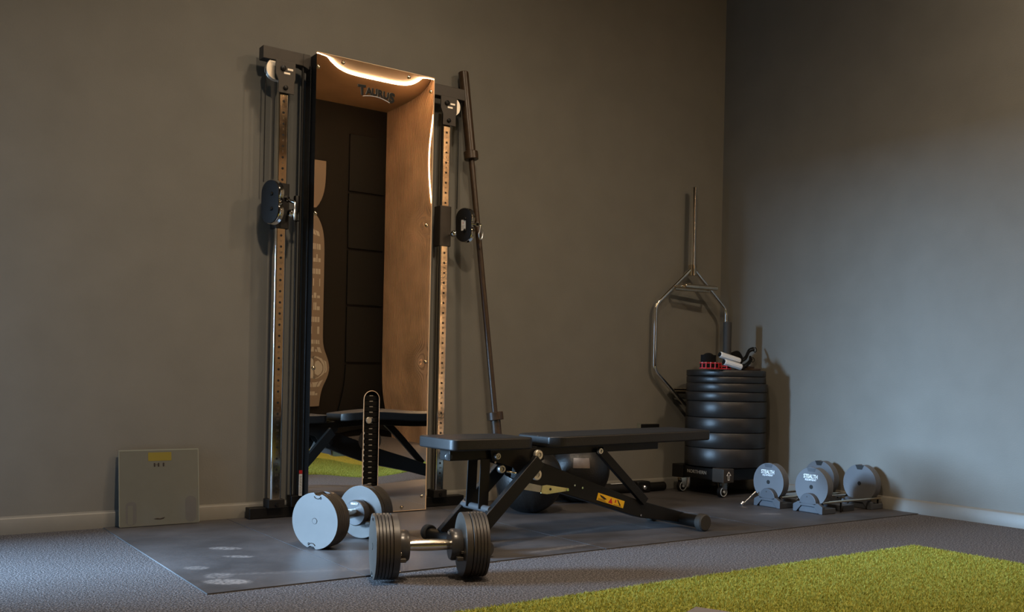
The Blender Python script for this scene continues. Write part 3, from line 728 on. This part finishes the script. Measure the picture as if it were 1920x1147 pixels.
# ------------------------------------------------------------------ plate stack on its dolly
DC = Vector((-.265, -.305, 0))
dl = thing('plate_dolly', tuple(DC), 'black steel plate dolly on casters with an upright post in the corner', 'dolly')
zb, zt = .092, .160
fr = MB()
for (a, b2, c, d) in ((-.475, -.42, -.46, -.16), (-.105, -.05, -.46, -.16), (-.44, -.09, -.475, -.42), (-.44, -.09, -.185, -.13)): fr.box(a, b2, c, d, zb+.002, zt-.002)
obj('frame', fr, 'black', dl, bev=.003)
cs = [(-.445, -.46), (-.445, -.15), (-.085, -.46), (-.085, -.15)]
for i, (x, y) in enumerate(cs):
    cb = obj('corner_block', MB().box(x-.045, x+.038, y-.045, y+.040, zb-.004, zt+.004), 'taupe' if i < 1 else 'black', dl, bev=.004)
    if i == 0:
        A_ = [(-.007, -.024), (.007, -.024), (.007, .002), (.019, .002), (0, .025), (-.019, .002), (-.007, .002)]
        B_ = [(-.0035, -.0205), (.0035, -.0205), (.0035, .0055), (.0105, .0055), (0, .0185), (-.0105, .0055), (-.0035, .0055)]
        pl_ = lambda P, a_, b_: MB().prism([(x-.004+q_[0], zb+.033+q_[1]) for q_ in P], a_, b_)
        am = obj('arrow_mark', pl_(A_, y-.0456, y-.0450), 'white', cb); obj('arrow_inside', pl_(B_, y-.0460, y-.0450), 'matte', cb)
    yk = obj('caster_fork', MB().prism([(x-.022, .088), (x+.020, .088), (x+.016, .030), (x-.002, .022), (x-.016, .050)], y-.016, y-.013).prism([(x-.022, .088), (x+.020, .088), (x+.016, .030), (x-.002, .022), (x-.016, .050)], y+.013, y+.016).box(x-.026, x+.024, y-.02, y+.02, .084, .089), 'brushed', dl)
    obj('caster_wheel', MB().lathe([(0, .026), (.004, .031), (.020, .031), (.024, .026)], (x-.006, y-.012, .0355), (0, 1, 0), 28), 'black', dl)
    wr = [(x-.006+.024*math.cos(q), y-.0135, .0355+.024*math.sin(q)) for q in [2*PI*k/28 for k in range(28)]]
    obj('wheel_ring', MB().tube(wr, .0022, 6, True), 'wheel', dl)
    wx = [(x-.0462, y-.008+.024*math.cos(q), .0355+.024*math.sin(q)) for q in [2*PI*k/28 for k in range(28)]]
    obj('axle', MB().cyl((x-.006, y-.019, .0355), (x-.006, y+.019, .0355), .006, 12), 'wheel', dl)
t_ = place(text_mb('NORTHERN', .026, .0003), (-.4762, -.292, .130), (0, -1, 0), (0, 0, 1), 1.05); obj('lettering', t_, 'grey', dl)
obj('upright_post', MB().cyl((DC.x, DC.y, zb), (DC.x, DC.y, .983), .0235, 28, .002), 'black2', dl) if 'black2' in mt else obj('upright_post', MB().cyl((DC.x, DC.y, zb), (DC.x, DC.y, .983), .0235, 28, .002), 'tyre', dl)
pzs = [.164, .270, .357, .440, .531, .583, .632, .670, .706]
names = ['thick black bumper plate at the bottom of the stack, resting on the dolly', 'thick black bumper plate second from the bottom of the stack', 'thick black bumper plate third from the bottom of the stack', 'thick black bumper plate fourth from the bottom, just below the thinner plates',
         'medium black bumper plate fourth from the top of the stack', 'medium black bumper plate third from the top of the stack', 'thin black bumper plate second from the top of the stack', 'thin black bumper plate topmost of the stack, under the straps']
for i in range(8):
    z0, z1 = pzs[i]+(.0005), pzs[i+1]-.0005; R = .227 if i < 6 else .223
    jx, jy = random.uniform(-.0025, .0025), random.uniform(-.0025, .0025)
    if i < 2: jx -= .003
    p = thing('bumper_plate', (DC.x+jx, DC.y+jy, z0), names[i], 'weight plate', 'bumper plates stacked on the dolly')
    prof = [(0, .030), (0, R-.006), (.0012, R-.002), (.004, R), (z1-z0-.004, R), (z1-z0-.0012, R-.002), (z1-z0, R-.007), (z1-z0, R-.03), (z1-z0-.004, R-.034), (z1-z0-.004, .08), (z1-z0, .07), (z1-z0, .030), (0, .030)]
    obj('rubber_ring', MB().lathe(prof, (0, 0, 0), (0, 0, 1), 72, cap=False), 'rubber', p, world=False, smooth=50)
    obj('hub_ring', MB().lathe([(0.002, .026), (0.002, .034), (z1-z0-.001, .034), (z1-z0-.001, .026), (.002, .026)], (0, 0, 0), (0, 0, 1), 32, cap=False), 'rim', p, world=False)
# small change plates on top, right
ch = [(-.135, -.345, .706, .075, .014, 'small dark change plate lying flat on the stack, right side'), (-.145, -.335, .7205, .055, .013, 'smaller change plate on top of the other, right side of the stack')]
for x, y, z, r, h, lb_ in ch:
    p = thing('change_plate', (x, y, z), lb_, 'weight plate', 'change plates on top of the stack')
    obj('disc', MB().lathe([(0, .012), (0, r-.003), (.003, r), (h-.003, r), (h, r-.003), (h, r-.012), (h-.003, r-.015), (h-.003, .02), (h, .018), (h, .012), (0, .012)], (0, 0, 0), (0, 0, 1), 40, cap=False), 'brown', p, world=False)
    obj('bore_ring', MB().lathe([(0.001, .010), (0.001, .013), (h+.001, .013), (h+.001, .010), (.001, .010)], (0, 0, 0), (0, 0, 1), 20, cap=False), 'zinc', p, world=False)
# red and black strap on the left
rs = thing('ankle_strap', (-.50, -.39, .706), 'red and black padded strap curled on the left of the plate stack', 'strap')
def band(cx, cy, rx, ry, z0, z1, a0_, a1, th=.004, n=26):
    P = [(cx+rx*math.cos(a0_+(a1-a0_)*i/n), cy+ry*math.sin(a0_+(a1-a0_)*i/n)) for i in range(n+1)]
    Q = [(cx+(rx-th)*math.cos(a0_+(a1-a0_)*i/n), cy+(ry-th)*math.sin(a0_+(a1-a0_)*i/n)) for i in range(n+1)]
    m = MB(); m.prism(P+Q[::-1], z0, z1, 'z'); return m
obj('pad_loop', band(-.500, -.40, .070, .040, .708, .744, 0, 2*PI*.999), 'webbing', rs)
for z in (.709, .738): obj('red_band', band(-.500, -.40, .0725, .0425, z, z+.007, 0, 2*PI*.999), 'red', rs)
for q in [PI+.2+.42*i for i in range(7)]:
    x, y = -.500+.0735*math.cos(q), -.40+.0435*math.sin(q)
    obj('red_stitch', MB().cyl((x, y, .709), (x, y, .744), .0035, 8), 'red', rs)
    obj('rivet', MB().sphere((x, y, .743), .0035, 10, 6), 'alu', rs)
obj('inner_roll', band(-.500, -.385, .052, .030, .712, .786, 0, 2*PI*.999, .008), 'webbing', rs)
obj('inner_core', MB().sphere((-.500, -.385, .764), .046, 24, 12, (1, .58, .75)), 'webbing', rs)
obj('hook_strap', band(-.420, -.43, .040, .026, .708, .728, 0, 2*PI*.999), 'webbing', rs)
for z in (.709, .723): obj('red_band', band(-.420, -.43, .042, .028, z, z+.006, 0, 2*PI*.999), 'red', rs)
for q in (PI+.5, PI+1.3, PI+2.1): obj('red_stitch', MB().cyl((-.42+.042*math.cos(q), -.43+.028*math.sin(q), .709), (-.42+.042*math.cos(q), -.43+.028*math.sin(q), .728), .0035, 8), 'red', rs)
# two pull handles with ridged aluminium grips
def pull(p0, p1, label, tail, zo):
    h = thing('pull_handle', tuple(p0), label, 'handle', 'pull handles on the plate stack'); p0 = Vector(p0); p1 = Vector(p1); L = (p1-p0).length; pr = [(0, .012), (.003, .018)]
    n = 9
    g = MB()
    d = (p1-p0).normalized(); a = d.orthogonal().normalized(); b2 = d.cross(a); N_ = 36; vs = []
    for t_ in (0, .004, L-.004, L):
        for i in range(N_):
            q = 2*PI*i/N_; r = (.0172 if 0 < t_ < L else .015)*(1-.07*(i % 3 == 0)); vs.append(p0+d*t_+(a*math.cos(q)+b2*math.sin(q))*r)
    fs = [(j*N_+i, j*N_+(i+1) % N_, (j+1)*N_+(i+1) % N_, (j+1)*N_+i) for j in range(3) for i in range(N_)]+[tuple(range(N_-1, -1, -1)), tuple(3*N_+i for i in range(N_))]
    g.add(vs, fs); obj('grip', g, 'gripalu', h, smooth=20)
    obj('grip_end', MB().cyl(p1, p1+d*.012, .0145, 20), 'webbing', h); obj('grip_end', MB().cyl(p0-d*.004, p0, .013, 20), 'webbing', h)
    # webbing loop as flat ribbon
    rb = MB(); T = [Vector(q) for q in tail]
    def cr(P, t_):
        n_ = len(P)-1; i = min(int(t_*n_), n_-1); u = t_*n_-i; g_ = lambda k: P[max(0, min(n_, k))]
        return .5*((2*g_(i))+(g_(i+1)-g_(i-1))*u+(2*g_(i-1)-5*g_(i)+4*g_(i+1)-g_(i+2))*u*u+(3*g_(i)-g_(i-1)-3*g_(i+1)+g_(i+2))*u**3)
    pts_ = [cr(T, i/24) for i in range(25)]; vs = []; wv = Vector((.25, -.2, 1)).normalized()*.011
    for p in pts_: vs += [p-wv, p+wv]
    obj('webbing', MB().tube(pts_, .0062, 10), 'webbing', h)
    obj('webbing', MB().tube([p+Vector((.004, .008, .012)) for p in pts_], .0050, 10), 'webbing', h)
    e_ = pts_[-1]; rg = [e_+Vector((.013*math.cos(q)+.010, 0, .013*math.sin(q))) for q in [2*PI*i/18 for i in range(18)]]
    obj('end_ring', MB().tube(rg, .0025, 6, True), 'black', h)
    return h
pull((-.447, -.42, .790), (-.322, -.45, .757), 'upper ridged aluminium pull handle with black webbing on the plate stack', [(-.318, -.45, .757), (-.26, -.42, .760), (-.20, -.39, .775), (-.15, -.37, .815), (-.10, -.36, .828)], 0)
pull((-.445, -.450, .749), (-.340, -.480, .723), 'lower ridged aluminium pull handle under the other one on the plate stack', [(-.335, -.48, .722), (-.28, -.46, .728), (-.20, -.42, .752), (-.15, -.38, .776), (-.118, -.36, .770)], 0)
bg = thing('webbing_pouch', (-.18, -.275, .737), 'crumpled black webbing strap heaped behind the pull handles', 'strap')
cru = MB(); cru.sphere((-.172, -.280, .772), .062, 28, 16, (1, .55, .8))
cru.v = [(x+.006*math.sin(60*z+40*y), y, max(.737, z+.006*math.sin(45*x+20))) for x, y, z in cru.v]
obj('folded_strap', cru, 'webbing', bg)

# ------------------------------------------------------------------ trap bar standing in the corner
e = Vector((.537, -.055, 0)).normalized(); mid = Vector((-.3135, -.0660, 0)); HW = .268
tb = thing('trap_bar', (mid.x, mid.y, 0), 'chrome hexagonal trap bar standing on end in the corner', 'trap bar')
fr_n = Vector((e.y, -e.x, 0)); fr_n = fr_n if fr_n.y < 0 else -fr_n
def W(u, z, o_=0): return mid+e*u+Vector((0, 0, z))+fr_n*o_
obj('sleeve', MB().cyl(W(0, 1.31), W(0, 1.785), .0180, 24, .002), 'chrome', tb); obj('sleeve', MB().cyl(W(0, .004), W(0, .47), .0180, 24, .002), 'chrome', tb)
obj('collar', MB().cyl(W(0, 1.262), W(0, 1.325), .0245, 28, .002), 'brushed', tb); obj('collar', MB().cyl(W(0, .455), W(0, .515), .0245, 28, .002), 'brushed', tb)
def rc(P, r=.02, n=5):
    out = []; N_ = len(P)
    for i in range(N_):
        p = P[i]
        if i in (0, N_-1): out.append(p); continue
        a = (P[i-1]-p).normalized(); b2 = (P[i+1]-p).normalized()
        for k in range(n+1):
            t_ = k/n; out.append((p+a*r*(1-t_))*(1-t_)+(p+b2*r*t_)*t_ if False else (p+a*r)*(1-t_)**2+p*2*t_*(1-t_)+(p+b2*r)*t_**2)
    return out
for s in (-1, 1):
    obj('frame_side', MB().tube(rc([W(s*.018, 1.295), W(s*HW, 1.075), W(s*HW, .700), W(s*.018, .485)], .035), .0115, 16), 'chrome', tb)
for zc, g, gg in ((1.19, .062, .074), (.585, -.022, -.030)):
    obj('handle_riser', MB().tube(rc([W(-.13, zc), W(-.125, zc-.0, g), W(-.08, zc, gg)], .02), .008, 10), 'brushed', tb)
    obj('handle_riser', MB().tube(rc([W(.13, zc), W(.125, zc, g), W(.08, zc, gg)], .02), .008, 10), 'brushed', tb)
    obj('grip_bar', MB().cyl(W(-.115, zc, gg), W(.125, zc, gg), .0135, 20, .002), 'brushed', tb)
    obj('low_grip_bar', MB().cyl(W(-.13, zc-.012, .0), W(.13, zc-.012, .0), .0095, 16), 'brushed', tb)

# ------------------------------------------------------------------ medicine balls, landmine tube, wall bracket
def ball(c, r, label, patch):
    b = thing('medicine_ball', (c[0], c[1], 0), label, 'medicine ball', 'medicine balls behind the bench')
    # panelled leather sphere with pinched seams
    m = MB(); seg, rings = 64, 40; ax = Vector((.3, .5, .8)).normalized()
    m.sphere((0, 0, 0), 1, seg, rings); out = []
    for v in m.v:
        p = Vector(v); p.normalize(); d = min(abs(p.dot(ax)), abs(p.dot(ax.orthogonal().normalized())), abs(p.dot(ax.cross(ax.orthogonal().normalized()))))
        k = r*(1-.022*math.exp(-(d/.035)**2)); zf = p.z*k; zf = max(zf, -r+.006)
        out.append((c[0]+p.x*k, c[1]+p.y*k, r+zf-.006+.0045))
    m.v = out; obj('leather_shell', m, 'ball', b, smooth=60)
    if patch:
        q0, q1 = patch; vs = []; n = 8
        for i in range(n+1):
            for j in range(n+1):
                az = q0[0]+(q1[0]-q0[0])*i/n; el = q0[1]+(q1[1]-q0[1])*j/n
                d = Vector((math.cos(el)*math.cos(az), math.cos(el)*math.sin(az), math.sin(el))); vs.append((c[0]+d.x*(r+.002), c[1]+d.y*(r+.002), r+d.z*(r+.002)-.0015))
        mm = MB().add(vs, [(i*(n+1)+j, (i+1)*(n+1)+j, (i+1)*(n+1)+j+1, i*(n+1)+j+1) for i in range(n) for j in range(n)])
        obj('label_patch', mm, 'patch', b)
    return b
mt['patch'] = pmat('label_sheen', (.14, .115, .10), .35, noise=.25, nscale=25)  # paler tone stands in for the highlight on the glossy label
ball((-1.290, -.225), .172, 'black leather medicine ball with a grey label patch painted as a highlight, right one behind the bench', ((-2.35, .12), (-1.85, .42)))
ball((-1.745, -.432), .161, 'plain black leather medicine ball, left one behind the bench', None)
ld = thing('landmine_tube', (-.72, -.06, 0), 'short black tube with a bolted collar lying along the skirting board', 'tube')
obj('thick_tube', MB().cyl((-1.02, -.075, .034), (-.75, -.072, .034), .0285, 24, .003), 'matte', ld)
obj('tube_highlight', MB().box(-.93, -.80, -.090, -.078, .0605, .0622), 'white', ld)  # white strip painted as the highlight along the tube's top
obj('collar', MB().box(-.755, -.655, -.112, -.042, .0045, .068), 'black', ld, bev=.008)
obj('collar_bolt', MB().lathe([(0, .013), (.006, .013), (.012, .007)], (-.703, -.112, .034), (0, -1, 0), 16), 'alu', ld)
obj('end_tube', MB().cyl((-.655, -.072, .030), (-.515, -.072, .030), .0255, 24, .003), 'black', ld)
wb = thing('wall_bracket', (-.59, -.005, .37), 'small black rectangular bracket fixed to the back wall above the bench pad', 'bracket')
obj('body', MB().box(-.662, -.520, -.030, -.0006, .355, .386), 'black', wb, bev=.002); obj('end_plate', MB().box(-.668, -.661, -.026, -.0006, .352, .390), 'gedge', wb)

# ------------------------------------------------------------------ glass bathroom scale leaning on the wall
sc = thing('bathroom_scale', (-3.343, -.03, 0), 'square frosted glass bathroom scale leaning upright against the skirting', 'scale')
q = math.atan2(.036, .308); th = .009
def SCL(u, v, d=0): # u across, v up the slab, d outwards
    return Vector((-3.343+u, -.062+v*math.sin(q)-d*math.cos(q), .005+v*math.cos(q)+d*math.sin(q)*1))
def slab(pts, d0, d1, m, nm, par):
    n = len(pts); vs = [SCL(u, v, d0) for u, v in pts]+[SCL(u, v, d1) for u, v in pts]
    return obj(nm, MB().add(vs, [tuple(range(n)), tuple(range(2*n-1, n-1, -1))]+[(i, (i+1) % n, n+(i+1) % n, n+i) for i in range(n)]), m, par)
gp = slab(rrect(-.160, .160, 0, .310, .006, 3), 0, .006, 'glass', 'glass_plate', sc)
slab(rrect(-.160, .160, .3045, .3095, .002, 2), .006, .0064, 'gedge', 'bright_edge', gp); slab(rrect(-.1595, -.1565, .004, .306, .001, 2), .006, .0064, 'gedge', 'bright_edge', gp); slab(rrect(.1565, .1595, .004, .306, .001, 2), .006, .0064, 'gedge', 'bright_edge', gp)
slab(rrect(-.045, .048, .262, .297, .003, 3), .006, .0066, 'lcd', 'display_window', gp)
slab(rrect(-.134, -.092, .006, .100, .018, 5), .006, .0063, 'gfoot', 'electrode', gp); slab(rrect(-.126, -.107, .008, .085, .004, 3), .0063, .0066, 'glass', 'electrode', gp); slab(rrect(.102, .147, .006, .112, .020, 5), .006, .0063, 'gfoot', 'electrode', gp)
for u in (-.020, -.004, .016): slab(rrect(u-.003, u+.003, .238, .254, .002, 2), .006, .0066, 'ink', 'button_mark', gp)
slab(rrect(-.016, -.007, .2455, .2475, .0008, 2), .006, .0066, 'brown', 'button_mark', gp)
slab([(-.026, .026), (-.012, .029), (.0, .026), (.012, .030), (.020, .031), (.014, .025), (.002, .0225), (-.012, .0235)], .006, .0066, 'ink', 'logo_mark', gp)
slab(rrect(-.12, .12, .02, .28, .02), -.020, 0, 'matte', 'sensor_body', sc)

# ------------------------------------------------------------------ cropped things at the frame's edges
bx = thing('turf_block', (-2.748, -2.488, 0), 'grey topped white block on the turf, cut off by the bottom edge', 'block')
bx.rotation_euler = (0, 0, math.radians(-66))
obj('white_body', MB().box(-.0, .20, -.14, 0, .012, .0955), 'whiteplas', bx, world=False, bev=.006)
obj('grey_lid', MB().box(-.003, .203, -.143, .003, .0955, .1065), 'greyrub', bx, world=False, bev=.008, seg=3)
cl = thing('cable_loop', (-.12, -1.96, 0), 'black cable loop on the carpet at the right edge by the skirting', 'cable')
obj('loop', MB().tube([(-.115+.05*math.cos(t_), -1.975+.032*math.sin(t_), .006) for t_ in [2*PI*i/24 for i in range(24)]], .0045, 8, True), 'black', cl)
